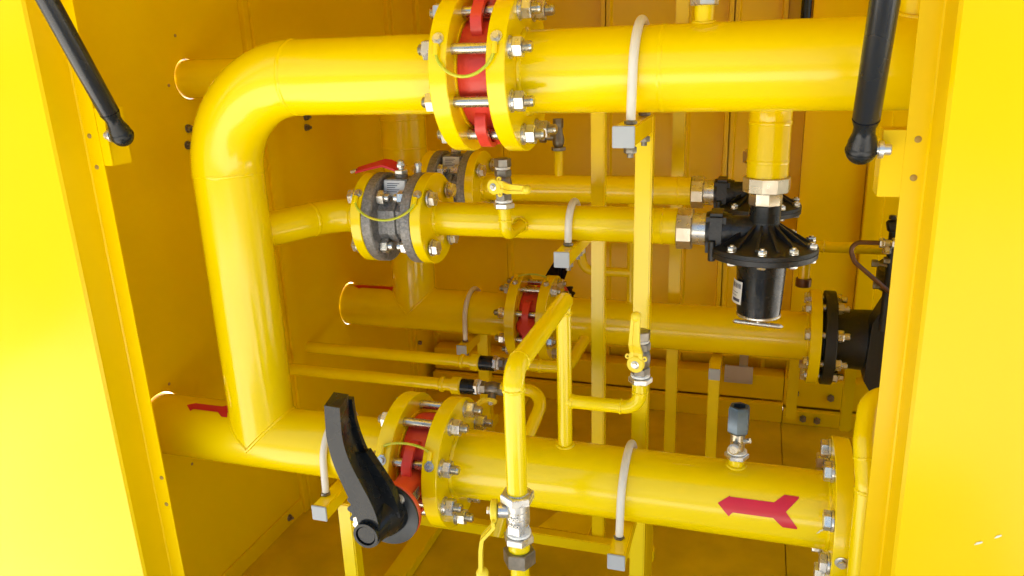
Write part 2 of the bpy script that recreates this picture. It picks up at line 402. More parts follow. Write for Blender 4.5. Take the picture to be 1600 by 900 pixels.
# --- left welded loop: upper left pipe, elbow, riser, lower left pipe, two-inch branch
XV = -.845
loop = thing('welded_pipe_loop', 'thick yellow pipe that elbows down at left into the lower pipe entering the wall', 'gas pipe', (XV, YA, ZB))
er = .1143 * 1.33 / 1.0
er = .150
bm = B(); sweep(bm, [(XV + er, YA, ZA), (-.402, YA, ZA)], R4, 64); part('upper_pipe', bm, 'yellow', loop)
bm = B(); c = V((XV + er, YA, ZA - er)); sweep(bm, [c + V((-math.sin(a) * er, 0, math.cos(a) * er)) for a in [PI / 2 * i / 28 for i in range(29)]], R4 + .0004, 64)
part('elbow', bm, 'yellow', loop)
bm = B(); sweep(bm, [(XV, YA, ZA - er), (XV, YA, ZB)], R4, 64); part('riser_pipe', bm, 'yellow', loop)
bm = B(); sweep(bm, [(XW - .12, YA, ZB), (-.54, YA, ZB)], R4, 64); part('lower_pipe', bm, 'yellow', loop)
bm = B(); weld(bm, (XV + er, YA, ZA), X, R4); weld(bm, (XV, YA, ZA - er), Z, R4, h=.001)
saddle(bm, (XV, YA, ZB), X, R4, R4, .0036); weld(bm, (-.427, YA, ZA), X, R4, .004, .005); weld(bm, (-.566, YA, ZB), X, R4, .004, .005)
multi('weld_seam', bm, 'yellow', loop)
bm = B(); flange(bm, -.427, -.401, YA, ZA, raise_dir=1); part('flange', bm, 'yellow', loop)
bm = B(); flange(bm, -.566, -.540, YA, ZB, raise_dir=1); part('flange', bm, 'yellow', loop)
P2 = fillet([(XV, YA, ZE - .004), (XV + .02, YA + .085, ZE - .003), (XV + .085, YE, ZE), (-.665, YE, ZE)], [.05, .09], 14)
P2 = fillet([(XV - .005, YA + .01, ZE - .003), (-.765, YE - .02 + .02, ZE), (-.68, YE, ZE)], [.075], 16)
bm = B(); sweep(bm, P2, R2 + .001, 40); part('branch_pipe', bm, 'yellow', loop)
bm = B(); d0 = (P2[1] - P2[0]).normalized(); weld(bm, P2[1] - d0 * .004, d0, R2 + .001, .001); weld(bm, P2[-2], X, R2 + .001, .001); multi('weld_seam', bm, 'yellow', loop)
bm = B(); flange(bm, -.687, -.667, YE, ZE, R=.0825, raise_dir=1, rr=.05); part('flange', bm, 'yellow', loop)
bm = B(); arrow(bm, -.995, .105, YA, ZB, R4, math.radians(72), .0095); part('arrow_sticker', bm, 'decal', loop, label='dark red arrow sticker on top of the pipe by the wall')

# --- upper right pipe
up = thing('upper_header_pipe', 'thick yellow pipe across the top, running right from the upper red valve', 'gas pipe', (-.1, YA, ZA))
bm = B(); sweep(bm, [(-.346, YA, ZA), (.9, YA, ZA)], R4, 64); part('pipe', bm, 'yellow', up)
bm = B(); flange(bm, -.346, -.320, YA, ZA, raise_dir=-1); part('flange', bm, 'yellow', up)
bm = B(); weld(bm, (-.319, YA, ZA), X, R4, .004, .005); weld(bm, (-.13, YA, ZA), X, R4, .0008)
saddle(bm, (-.08, YA, ZA), X, .0135, R4, .0025); saddle(bm, (.172, YA, ZA), X, .024, R4, .003); multi('weld_seam', bm, 'yellow', up)
bm = B(); cyl(bm, (-.08, YA, ZA + .05), (-.08, YA, .046), .0125, seg=28); part('tap_stub', bm, 'yellow', up)
bm = B(); hexn(bm, (-.08, YA, .046), (-.08, YA, .056), .032, rot=.3); lathe(bm, [(0, .012), (.004, .0135), (.02, .0135), (.022, .010)], (-.08, YA, .057), Z, 24)
hexn(bm, (-.08, YA, .079), (-.08, YA, .092), .028, rot=.3); part('tap_nut', bm, 'zinc', up)
bm = B(); cyl(bm, (.172, YA, ZA + .045), (.172, YA, .16), .0215, seg=32); part('side_stub', bm, 'yellow', up)
RX = .0125   # regulator axis
bm = B(); sweep(bm, fillet([(RX, YE, -.206), (RX, YE, -.045), (RX, YA, -.045)], [.075], 16), .0315, 44); part('regulator_drop_pipe', bm, 'yellow', up)
bm = B(); weld(bm, (RX, YE, -.121), Z, .0315, .0014); weld(bm, (RX, YE, -.180), Z, .0315, .0008); multi('weld_seam', bm, 'yellow', up)

# --- lower right pipe with small-bore offtakes
lo = thing('lower_header_pipe', 'thick yellow lower pipe right of the black lever valve, carrying a red arrow', 'gas pipe', (-.15, YA, ZB))
XG = -.2735
bm = B(); sweep(bm, [(-.485, YA, ZB), (.13, YA, ZB)], R4, 64); part('pipe', bm, 'yellow', lo)
bm = B(); flange(bm, -.483, -.457, YA, ZB, raise_dir=-1); part('flange', bm, 'yellow', lo)
bm = B(); flange(bm, .126, .150, YA, ZB, raise_dir=1); part('flange', bm, 'yellow', lo)
bm = B(); weld(bm, (-.456, YA, ZB), X, R4, .004, .005); weld(bm, (.1255, YA, ZB), X, R4, .004, .004)
saddle(bm, (XG, YA, ZB), X, .0125, R4, .003); saddle(bm, (-.0075, YA, ZB), X, .0125, R4, .003); multi('weld_seam', bm, 'yellow', lo)
bm = B(); sweep(bm, [(XG, YA, ZB + .05), (XG, YA, -.376)], .0116, 28); part('small_riser', bm, 'yellow', lo)
HY = .842; HZ = -.372
bm = B(); sweep(bm, fillet([(XG, YA + .006, HZ), (XG, HY, HZ - .003), (XG, HY, -.548)], [.024], 14), .0134, 32); lathe(bm, [(-.015, .0134), (-.008, .0136), (0, .0125), (.004, .008), (.0055, .001)], (XG, YA + .010, HZ), Y, 28)
part('small_dropper', bm, 'yellow', lo)
bm = B(); weld(bm, (XG, HY + .026, HZ - .003), Y, .0134, .0012, .003); weld(bm, (XG, HY, HZ - .030), Z, .0134, .0014, .003); weld(bm, (XG, YA, HZ - .018), Z, .0116, .0014, .003)
multi('weld_seam', bm, 'yellow', lo)
bm = B(); sweep(bm, fillet([(XG, YA, -.5365), (-.1545, YA, -.5365), (-.1545, YA, -.492)], [.026], 12), .0108, 26); part('small_branch', bm, 'yellow', lo)
bm = B(); weld(bm, (-.184, YA, -.5365), X, .0108, .0014, .0025); weld(bm, (-.1545, YA, -.509), Z, .0108, .0014, .0025); weld(bm, (XG + .012, YA, -.5365), X, .0105, .0016, .003); multi('weld_seam', bm, 'yellow', lo)
bm = B(); cyl(bm, (-.0075, YA, ZB + .05), (-.0075, YA, -.600), .0118, seg=28); part('tap_stub', bm, 'yellow', lo)
bm = B(); arrow(bm, -.030, .112, YA, ZB, R4, math.radians(21), .0140); part('arrow_sticker', bm, 'decal', lo)
bm = B()
for a, x in ((-.02, .112), (-.09, .108)): 
    prism(bm, [(0, 0), (.004, .002), (.006, .006), (.005, .007), (.003, .004)], (x, YA - (R4 + .0008) * math.cos(a), ZB + R4 * math.sin(a)), X, Z, (0, -.0004, 0))
multi('paint_chip', bm, 'scuff', lo)
# lower end of the dropper, below its valve
bm = B(); cyl(bm, (XG, HY, -.613), (XG, HY, -.632), .0145, seg=28, ch=.001); sweep(bm, [(XG, HY, -.648), (XG, HY, -1.0)], .0125, 28); part('small_dropper', bm, 'yellow', lo)
bm = B(); hexn(bm, (XG, HY, -.652), (XG, HY, -.631), .0375, rot=.1); part('union_nut', bm, 'dark', lo)

# --- rear header and riser, rear two-inch branch
rear = thing('rear_header_pipe', 'yellow rear pipe from left wall to rear red valve with a thick riser', 'gas pipe', (-.85, YC_, ZC))
XWR = -.874
bm = B(); sweep(bm, [(XW - .12, YC_, ZC), (-.56, YC_, ZC)], R4, 64); part('lower_pipe', bm, 'yellow', rear)
bm = B(); sweep(bm, [(XWR, YC_, ZC), (XWR, YC_, -.034)], R4 - .001, 64); part('riser_pipe', bm, 'yellow', rear)
bm = B(); sweep(bm, [(XWR - .06, YC_, -.036), (.9, YC_, -.036)], R4, 48); part('top_pipe', bm, 'yellow', rear)
bm = B(); saddle(bm, (XWR, YC_, ZC), X, R4, R4, .003); weld(bm, (XWR, YC_, -.232), Z, R4 - .001, .0014); weld(bm, (XWR, YC_, -.16), Z, R4 - .001, .0014); weld(bm, (-.59, YC_, ZC), X, R4, .003); multi('weld_seam', bm, 'yellow', rear)
bm = B(); sweep(bm, fillet([(XWR + .02, YC_ - .02, ZF), (-.80, YF, ZF), (-.70, YF, ZF)], [.075], 14), R2 + .001, 40); part('branch_pipe', bm, 'yellow', rear)
bm = B(); flange(bm, -.733, -.713, YF, ZF, R=.0825, raise_dir=1, rr=.05); part('flange', bm, 'yellow', rear)
bm = B(); flange(bm, -.587, -.561, YC_, ZC, raise_dir=1); part('flange', bm, 'yellow', rear)
bm = B(); arrow(bm, -1.055, .16, YC_, ZC, R4, math.radians(80), .010); part('arrow_sticker', bm, 'decal', rear, label='dark red arrow sticker seen edge-on on top of the rear pipe')

rr_ = thing('rear_header_pipe', 'yellow rear pipe between the rear red valve and the black flange at right', 'gas pipe', (-.2, YC_, ZC))
bm = B(); sweep(bm, [(-.51, YC_, ZC), (.135, YC_, ZC)], R4, 64); part('pipe', bm, 'yellow', rr_)
bm = B(); flange(bm, -.506, -.480, YC_, ZC, raise_dir=-1); part('flange', bm, 'yellow', rr_)
bm = B(); flange(bm, .131, .155, YC_, ZC, raise_dir=1); part('flange', bm, 'yellow', rr_)
bm = B(); weld(bm, (-.479, YC_, ZC), X, R4, .004); weld(bm, (.130, YC_, ZC), X, R4, .003); saddle(bm, (-.285, YC_, ZC), X, .012, R4, .003); multi('weld_seam', bm, 'yellow', rr_)
bm = B(); sweep(bm, [(-.285, YC_, ZC + .05), (-.285, YC_, -.36), (-.285, YC_ - .02, -.33), (-.285, YF, ZF)], .0118, 24); part('small_riser', bm, 'yellow', rr_)
bm = B(); sweep(bm, fillet([(-.285, YC_, -.537), (-.405, YC_, -.537), (-.414, YC_, -.49)], [.03], 12), .0115, 24); part('small_branch', bm, 'yellow', rr_)
bm = B(); cyl(bm, (-.414, YC_, -.493), (-.4155, YC_, -.472), .0135, seg=20, ch=.002); part('sealing_tape', bm, 'ptfe', rr_)
bm = B(); hexn(bm, (-.4155, YC_, -.474), (-.4165, YC_, -.458), .028); cyl(bm, (-.4165, YC_, -.458), (-.417, YC_, -.42), .012, seg=20); part('union_nut', bm, 'dark', rr_)

# wall pipe at upper left
wp = thing('wall_inlet_pipe', 'thinner yellow pipe through the left wall behind the upper elbow', 'gas pipe', (XW, 1.32, -.036))
tube('pipe', wp, [(XW - .12, 1.32, -.036), (-.80, 1.32, -.036), (-.80, YC_ - .05, -.036)], .0365, rad=.075)

# ------------------------------------------------------------------ front / rear regulator lines
def reg_line(y, z, label, dx=0, name='regulator_line_pipe'):
    t = thing(name, label, 'gas pipe', (-.3, y, z)); fx = -.576 if dx == 0 else -.624
    bm = B(); sweep(bm, [(fx, y, z), (-.121 + dx, y, z)], R2, 44); part('pipe', bm, 'yellow', t)
    bm = B(); flange(bm, fx + .004, fx + .024, y, z, R=.0825, raise_dir=-1, rr=.05); part('flange', bm, 'yellow', t)
    bm = B(); weld(bm, (fx + .025, y, z), X, R2, .003, .004); weld(bm, (-.148 + dx, y, z), X, R2, .0012, .003); multi('weld_seam', bm, 'yellow', t)
    return t
le = reg_line(YE, ZE, 'front two-inch yellow pipe from grey valve to front black regulator')
bm = B(); sweep(bm, fillet([(-.385, YE - .02, ZE), (-.392, 1.195, ZE - .004), (-.394, 1.195, -.246)], [.017], 12), .0105, 24); part('tap_elbow', bm, 'yellow', le)
bm = B(); weld(bm, (-.3875, YE - .032, ZE - .001), Y, .0125, .0022, .003); weld(bm, (-.393, 1.195, -.268), Z, .0105, .001, .002); multi('weld_seam', bm, 'yellow', le)
lf = reg_line(YF, ZF, 'rear two-inch yellow pipe half hidden behind the front one, leading to rear regulator', -.014)
bm = B(); cyl(bm, (-.424, YF, ZF + .02), (-.424, YF, -.215), .0095, seg=22); part('tap_stub', bm, 'yellow', lf)

# regulator
def regulator(loc, label, group):
    t = thing('gas_regulator', label, 'pressure regulator', loc, group=group); P = lambda *a: V(a)
    k = dict(world=False)
    # local frame: origin at the disc centre, Z up
    bm = B(); lathe(bm, [(-.012, .052), (-.0105, .083), (-.009, .085), (-.001, .0855), (-.0005, .0845), (.0005, .0845), (.001, .0855), (.0065, .085), (.008, .083), (.010, .074), (.017, .056), (.023, .040), (.030, .030), (.042, .0245), (.046, .0245)], (0, 0, 0), Z, 64)
    part('diaphragm_casing', bm, 'black', t, **k)
    bm = B()
    for i in range(14):
        a = 2 * PI * i / 14 + .1; d = V((math.cos(a), math.sin(a), 0)); s = V((-math.sin(a), math.cos(a), 0)) * .0022
        p0, p1 = d * .023 + Z * .044, d * .070 + Z * .0145
        v = [bm.verts.new(q) for q in (p0 - s, p0 + s, p1 + s, p1 - s, d * .023 - s + Z * .03, d * .023 + s + Z * .03, d * .071 + s + Z * .009, d * .071 - s + Z * .009)]
        for f in ((0, 1, 2, 3), (4, 7, 6, 5), (0, 4, 5, 1), (1, 5, 6, 2), (2, 6, 7, 3), (3, 7, 4, 0)): bm.faces.new([v[q] for q in f])
    multi('cooling_rib', bm, 'black', t, **k)
    for i in range(10):
        a = 2 * PI * i / 10 - .32; p = V((math.cos(a) * .0775, math.sin(a) * .0775, 0)); bm = B()
        lathe(bm, [(0, .0075), (.0014, .0075)], p + Z * .0085, Z, 18); hexn(bm, p + Z * .0098, p + Z * .0165, .0125, rot=i); cyl(bm, p + Z * .016, p + Z * .0195, .0038, seg=10, ch=.0008)
        hexn(bm, p - Z * .0135, p - Z * .0065, .0125, rot=i * .7); part('casing_bolt', bm, 'zinc', t, **k)
    for i in range(10):
        a = 2 * PI * i / 10 - .32; bm = None
    bm = B(); lathe(bm, [(-.006, .048), (-.018, .041), (-.022, .0395), (-.098, .0355), (-.110, .0345)], (0, 0, 0), Z, 56); part('spring_housing', bm, 'blackp', t, **k)
    bm = B(); lathe(bm, [(-.1135, .0345), (-.112, .0358), (-.1095, .0356), (-.1085, .0345)], (0, 0, 0), Z, 56); part('bottom_ring', bm, 'zinc', t, **k)
    bm = B(); hexn(bm, (0, 0, -.122), (0, 0, -.113), .0115); cyl(bm, (0, 0, -.131), (0, 0, -.12), .0035, seg=12)
    b0 = V((-.0405, -.004, -.1255)); b1 = V((.0405, .004, -.1330)); L = (b1 - b0).length
    lathe(bm, [(0, .001), (.003, .0038), (L - .005, .0042), (L, .001)], b0, b1 - b0, 18); part('adjusting_handle', bm, 'zinc', t, **k)
    bm = B(); lathe(bm, [(.030, .027), (.04, .0245), (.072, .0245), (.0735, .0235)], (0, 0, 0), Z, 44); part('outlet_neck', bm, 'blackp', t, **k)
    # side inlet body
    zi = .029
    bm = B(); lathe(bm, [(-.052, .024), (-.012, .0235), (0, .022)], (0, 0, zi), X, 36); box(bm, (-.089, -.030, zi - .040), (-.058, .030, zi + .031), .006)
    lathe(bm, [(-.090, .0285), (-.084, .030), (-.05, .027)], (0, 0, zi), X, 36); cyl(bm, (-.078, -.031, zi - .045), (-.078, -.031, zi - .012), .006, seg=16, ch=.001); part('inlet_body', bm, 'black', t, **k)
    bm = B(); lathe(bm, [(.073, .0255), (.0745, .0262), (.093, .0262), (.0945, .025)], (0, 0, 0), Z, 8, rot=.2); part('outlet_nipple', bm, 'brass', t, **k)
    bm = B(); lathe(bm, [(.093, .034), (.0945, .0362), (.116, .0366), (.1175, .0345)], (0, 0, 0), Z, 10, rot=.15); part('union_nut', bm, 'brass', t, **k)
    bm = B(); lathe(bm, [(-.112, .026), (-.089, .0265)], (0, 0, zi), X, 36); part('inlet_nipple', bm, 'zinc', t, **k)
    bm = B(); lathe(bm, [(-.1365, .033), (-.135, .0355), (-.1125, .0355), (-.111, .033)], (0, 0, zi), X, 10, rot=.1); part('union_nut', bm, 'brass', t, **k)
    # label with bar code on the front of the housing, turned left
    def Q(a, z, e=.0004): r = .0395 + (z + .022) / (-.076) * .004 + e; return V((math.sin(a) * r, -math.cos(a) * r, z))
    bm = B()
    def patch(bm, a0, a1, z0, z1, e):
        n = 6; A_ = [bm.verts.new(Q(a0 + (a1 - a0) * i / n, z0, e)) for i in range(n + 1)]; B_ = [bm.verts.new(Q(a0 + (a1 - a0) * i / n, z1, e)) for i in range(n + 1)]
        for i in range(n): bm.faces.new((A_[i], A_[i + 1], B_[i + 1], B_[i]))
    patch(bm, -1.50, -.72, -.088, -.050, .0005); lb = part('label', bm, 'paper', t, **k)
    bm = B(); x = -1.42
    while x < -.80: w = random.choice((.012, .02, .03)); patch(bm, x, x + w, -.062, -.054, .0008); x += w + random.choice((.015, .025))
    for z in (-.069, -.074): patch(bm, -1.4, -.9 - random.random() * .15, z - .0008, z, .0008)
    patch(bm, -1.25, -.80, -.084, -.079, .0008); o = part('printing', bm, 'ink', lb, **k)
    return t
reg = regulator((RX, YE, -.322), 'black domed regulator in front, hanging below the top pipe with a T-handle', 'gas regulators')
r2 = copy_tree(reg, mw=Matrix.Translation((RX - .010, YF, -.332))); r2['label'] = 'black regulator half hidden behind the front one, at the end of the rear pipe'

# ------------------------------------------------------------------ wafer butterfly valves
def stud(parent, off):
    L0, L1 = -.075, .085
    prof = []; t = L0
    def thread(t0, t1):
        out = []; n = int((t1 - t0) / .0018)
        for i in range(n): out += [(t0 + i * .0018, .0068), (t0 + i * .0018 + .0009, .0078)]
        return out
    bm = B(); lathe(bm, [(L0, .006)] + thread(L0 + .001, -.052) + [(-.051, .0076), (.055, .0076)] + thread(.056, L1 - .001) + [(L1, .006)], (0, 0, 0), X, 18)
    s = part('stud_bolt', bm, 'rod', parent, world=False)
    bm = B(); hexn(bm, (.0595, 0, 0), (.0725, 0, 0), .024, rot=.2); part('nut', bm, 'zinc', s, world=False)
    bm = B(); hexn(bm, (-.0675, 0, 0), (-.0545, 0, 0), .024, rot=.5); part('nut', bm, 'zinc', s, world=False)
    bm = B(); lathe(bm, [(.0528, .0145), (.0532, .015), (.0558, .015), (.056, .0125), (.0595, .0125)], (0, 0, 0), X, 26); part('washer', bm, 'zinc', s, world=False)
    bm = B(); lathe(bm, [(-.0545, .0125), (-.0528, .0145)], (0, 0, 0), X, 26); part('washer', bm, 'zinc', s, world=False)
    return s
def butterfly(loc, rot, label, lever=True):
    t = thing('butterfly_valve', label, 'butterfly valve', loc, rot, group='red butterfly valves'); k = dict(world=False)
    bm = B(); lathe(bm, [(-.0255, .074), (-.0245, .0755), (-.012, .078), (.012, .078), (.0245, .0755), (.0255, .074)], (0, 0, 0), X, 64)
    # rim rings and bosses
    lathe(bm, [(-.0262, .070), (-.020, .0765), (-.019, .0765)], (0, 0, 0), X, 64); part('valve_body', bm, 'red', t, **k)
    for sgn in (1, -1):             # lugs looping outside the studs next to the neck and next to the foot boss
        for b in (22.5, -22.5):
            a0 = math.radians(b + (24 if b > 0 else -24)); ab = math.radians(b); ai = math.radians(b * .2)
            def pol(a, r): return (-math.cos(a) * r * sgn, math.sin(a) * r)
            pts = [pol(a0, .070), pol(a0, .082), pol((a0 * 2 + ab) / 3, .097), pol(ab, .1045), pol((ab * 2 + ai) / 3 , .103), pol(ai, .096)]
            sm = []
            for i in range(len(pts) - 1):
                for q in range(4):
                    u = q / 4; sm.append((pts[i][0] * (1 - u) + pts[i + 1][0] * u, pts[i][1] * (1 - u) + pts[i + 1][1] * u))
            sm.append(pts[-1])
            sm = [sm[0]] + [tuple((sm[i - 1][c] + 2 * sm[i][c] + sm[i + 1][c]) / 4 for c in (0, 1)) for i in range(1, len(sm) - 1)] + [sm[-1]]
            bm = B(); prism(bm, ribbon(sm, .0065), (-.008, 0, 0), Y, Z, (.016, 0, 0)); bevel_all(bm, .0018); part('lug', bm, 'red', t, **k)
    bm = B(); lathe(bm, [(.068, .030), (.085, .028), (.094, .022), (.1, .015)], (0, 0, 0), Y, 24); part('foot_boss', bm, 'red', t, **k)
    bm = B(); lathe(bm, [(.070, .026), (.09, .024), (.105, .0225), (.15, .0225), (.156, .028), (.161, .050), (.163, .0525), (.169, .0525), (.170, .051)], (0, 0, 0), -Y, 44); part('neck', bm, 'orange', t, **k)
    bm = B(); prism(bm, [(-.03, -.010), (-.03, .010), (.0, .010), (.0, -.010)], (.0232, -.105, .001), Y, Z, (.0006, 0, 0)); lb = part('name_plate', bm, 'brass', t, **k)
    bm = B()
    for i, z in enumerate((.006, .002, -.002, -.006)): prism(bm, [(-.027, z), (-.027, z + .0015), (-.005 - .003 * (i % 2), z + .0015), (-.005 - .003 * (i % 2), z)], (.0238, -.105, .001), Y, Z, (.0002, 0, 0))
    part('printing', bm, 'ink', lb, **k)
    if lever:
        # notch plate
        poly = []; n = 96
        for i in range(n):
            a = 2 * PI * i / n; r = .052
            if PI * .80 < a < PI * 1.16: r = .067 if (i % 4) < 2 else .061
            poly.append((math.cos(a) * r, math.sin(a) * r))
        bm = B(); prism(bm, poly, (0, -.1715, 0), X, Z, (0, -.004, 0)); part('notch_plate', bm, 'gear', t, **k)
        for (x, z) in ((.024, .030), (-.036, -.014)):
            bm = B(); lathe(bm, [(0, .009), (.001, .009)], (x, -.1757, z), -Y, 18); hexn(bm, (x, -.1765, z), (x, -.184, z), .0135); part('plate_bolt', bm, 'zinc', t, **k)
        bm = B(); hexn(bm, (-.047, -.178, -.012), (-.047, -.186, -.012), .011); cyl(bm, (-.050, -.176, -.022), (-.050, -.184, -.022), .005, seg=12); part('stop_screw', bm, 'zinc', t, **k)
        # lever: hub, curved arm, trigger
        bm = B(); lathe(bm, [(.175, .036), (.19, .033), (.205, .027), (.215, .0235), (.236, .0205), (.238, .020)], (0, 0, .004), -Y, 36); ring(bm, (0, -.236, .006), (0, -.243, .006), .0195, .0155, 36); cyl(bm, (0, -.234, .006), (0, -.2405, .006), .0148, seg=30, ch=.0015)
        def smooth(pp, ww, it=3):
            for _ in range(it):
                np_, nw = [pp[0]], [ww[0]]
                for i in range(len(pp) - 1):
                    for u in (.25, .75): np_.append(tuple(pp[i][c] * (1 - u) + pp[i + 1][c] * u for c in (0, 1))); nw.append(ww[i] * (1 - u) + ww[i + 1] * u)
                pp, ww = np_ + [pp[-1]], nw + [ww[-1]]
            return pp, ww
        pp, ww = smooth([(.003, .006), (.002, .026), (-.004, .050), (-.018, .083), (-.032, .117), (-.0385, .152), (-.0375, .182), (-.0365, .2035)], [.032, .034, .033, .030, .0275, .0255, .0245, .0240])
        lv = B(); prism(lv, ribbon(pp, ww), (0, -.236, 0), X, Z, (-.010, .044, 0)); bmesh.ops.bevel(lv, geom=[e for e in lv.edges if e.calc_face_angle(0) > .7], offset=.0055, segments=4, affect='EDGES', clamp_overlap=True); add(bm, lv)
        part('lever_arm', bm, 'blackp', t, **k)
        path2 = smooth([(-.014, .090), (-.029, .120), (-.0385, .155), (-.0395, .192)], [.006, .011, .013, .012])
        bm = B(); prism(bm, ribbon(*path2), (0, -.186, 0), X, Z, (-.002, .010, 0)); bevel_all(bm, .0025, 2)
        prism(bm, ribbon(*smooth([(.006, .01), (.003, .045), (-.008, .080), (-.019, .112)], [.056, .048, .030, .014])), (0, -.196, 0), X, Z, (0, .014, 0)); part('lever_trigger', bm, 'blackp', t, **k)
    s = None
    for i in range(8):
        a = math.radians(22.5 + 45 * i)
        if s is None: s = stud(t, 0); q = s
        else: q = copy_tree(s, t)
        q.location = (random.uniform(-.0015, .0015), -math.cos(a) * .09, math.sin(a) * .09); q.rotation_euler = (random.uniform(0, 6.28), 0, 0)
    return t
XA_, XB_, XC_ = -.3735, -.5115, -.5335
I3 = Matrix.Identity(3)
vA = butterfly((XA_, YA, ZA), Matrix.Rotation(-PI / 2, 3, 'X'), 'red wafer valve high up between the two flanges of the top pipe')
vB = butterfly((XB_, YA, ZB), I3, 'red wafer valve with big curved black hand lever on the lower pipe')
vC = butterfly((XC_, YC_, ZC), Matrix.Rotation(PI, 3, 'Z'), 'red wafer valve on the rear pipe, behind the small diagonal pipe')
def earth(parent, xa, xb, y, z, R, deg, sag, drop=.020):
    """wire with ring lugs screwed to the two flange rims, hanging (sag > 0) or arching (sag < 0) round the valve"""
    sg = 1 if sag > 0 else -1; a0 = math.radians(deg)
    def P(x, s, e): a = a0 - sg * s / R; n = V((0, -math.cos(a), math.sin(a))); return V((x, y, z)) + n * (R + e)
    pts = []
    for i in range(29):
        u = i / 28; k = (1 - (2 * u - 1) ** 2) ** .62
        pts.append(P(xa + (xb - xa) * u, drop + abs(sag) * k, .0045 + .004 * math.sin(PI * u)))
    bm = B(); sweep(bm, pts, .0022, 12); w = part('earth_wire', bm, 'wire', parent)
    for x in (xa, xb):
        bm = B(); sweep(bm, [P(x, drop * q, .0042) for q in (.45, .7, .95, 1.15)], .0038, 14); part('sleeve', bm, 'yellow', w)
        p = P(x, 0, 0); n = (p - V((x, y, z))).normalized(); dn = (P(x, drop, 0) - p).normalized()
        bm = B(); lathe(bm, [(0, .0080), (.0012, .0080)], p + n * .0002, n, 22); hexn(bm, p + n * .0014, p + n * .0062, .0095)
        prism(bm, ribbon([(0, 0), (0, drop * .55)], .007), p + n * .0012, X, dn, n * .0014); part('ring_lug', bm, 'zinc', w)
def rim(x, y, z, R, deg): a = math.radians(deg); n = V((0, -math.cos(a), math.sin(a))); return V((x, y, z)) + n * R, n
earth(vA, -.414, -.333, YA, ZA, .11, 26, .030)
earth(vB, -.553, -.470, YA, ZB, .11, 24, -.010)
earth(vC, -.574, -.493, YC_, ZC, .11, 68, -.012)

# ------------------------------------------------------------------ grey split-body ball valves
def flanged_ball(loc, label, lever_dir):
    t = thing('flanged_ball_valve', label, 'ball valve', loc, group='grey flanged ball valves'); k = dict(world=False)
    bm = B(); lathe(bm, [(-.047, .080), (-.0455, .082), (-.029, .082), (-.027, .079)], (0, 0, 0), X, 64); part('body_flange', bm, 'grey', t, **k)
    bm = B(); lathe(bm, [(.027, .079), (.029, .082), (.0455, .082), (.047, .080)], (0, 0, 0), X, 64); part('body_flange', bm, 'grey', t, **k)
    bm = B(); lathe(bm, [(-.028, .058), (-.012, .052), (-.010, .056), (.004, .056), (.006, .052), (.028, .056)], (0, 0, 0), X, 8, rot=PI / 8)
    box(bm, (-.026, -.026, .04), (.024, .026, .0735), .003); cyl(bm, (0, 0, .07), (0, 0, .080), .012, seg=20, ch=.001); part('valve_body', bm, 'grey', t, **k)
    bm = B(); mx = Matrix.Translation((-.002, -.0285, .058)) @ Matrix.Rotation(math.radians(-14), 4, 'X'); box(bm, (-.020, -.0006, -.014), (.020, .0006, .014), 0, mx); lb = part('name_plate', bm, 'label', t, **k)
    bm = B()
    for i, z in enumerate((.008, .0045, .001, -.003, -.0065)): box(bm, (-.014, -.0012, z), (.010 - .004 * (i % 3), -.0007, z + .0012), 0, mx)
    part('printing', bm, 'ink', lb, **k)
    for x in (-.0225, .0225 - .0455 * 0): pass
    for i in range(4):
        a = math.radians(45 + 90 * i); p = V((0, -math.cos(a) * .0625, math.sin(a) * .0625))
        for sg in (1, -1):
            bm = B(); lathe(bm, [(.0710, .0150), (.0716, .0155), (.0740, .0155)], p, X * sg, 24); hexn(bm, p + X * sg * .074, p + X * sg * .084, .0235, rot=i + .3 * sg)
            hexn(bm, p + X * sg * .0265, p + X * sg * .0135, .0235, rot=i * .6 + .2)
            cyl(bm, p + X * sg * .0135, p + X * sg * .0045, .0076, seg=14, ch=.001); cyl(bm, p + X * sg * .03, p + X * sg * .0715, .0076, seg=12); part('flange_bolt', bm, 'zinc', t, **k)
    bm = B(); hexn(bm, (0, 0, .080), (0, 0, .088), .022); cyl(bm, (0, 0, .088), (0, 0, .100), .006, seg=14); hexn(bm, (0, 0, .092), (0, 0, .099), .013); lathe(bm, [(0, .0065), (.004, .006), (.007, .002)], (0, 0, .099), Z, 14)
    part('stem_nut', bm, 'zinc', t, **k)
    bm = B(); cyl(bm, (.029, .012, .07), (.029, .012, .094), .0058, seg=14, ch=.001); lathe(bm, [(0, .0075), (.005, .0065), (.008, .003)], (.029, .012, .093), Z, 14); part('stop_pin', bm, 'zinc', t, **k)
    if lever_dir:
        bm = B(); s = lever_dir
        top = [(0, .0870), (-.022, .0955), (-.034, .0975), (-.064, .090), (-.090, .083)]
        # flat bar bent in the XZ plane
        P = [V((q[0], 0, q[1])) for q in top]; W_ = [.009, .010, .0085, .007, .006]
        vs = []
        for p, w in zip(P, W_): vs.append([bm.verts.new(p + V((0, -w, -w * .55))), bm.verts.new(p + V((0, w, w * .5))), bm.verts.new(p + V((0, w, w * .5 + .004))), bm.verts.new(p + V((0, -w, .004 - w * .55)))])
        for a, b in zip(vs, vs[1:]):
            for i in range(4): j = (i + 1) % 4; bm.faces.new((a[i], a[j], b[j], b[i]))
        bm.faces.new(vs[0]); bm.faces.new(vs[-1][::-1]); bevel_all(bm, .001); part('lever_arm', bm, 'decal', t, **k)
        bm = B(); sweep(bm, [(-.088, 0, .0850), (-.100, 0, .0825)], .0060, 14, flat=.6); part('lever_tip', bm, 'zinc', t, **k)
    return t
XE_ = -.6195
vE = flanged_ball((XE_, YE, ZE), 'dark grey flanged ball valve with red lever on the front thin pipe', 1)
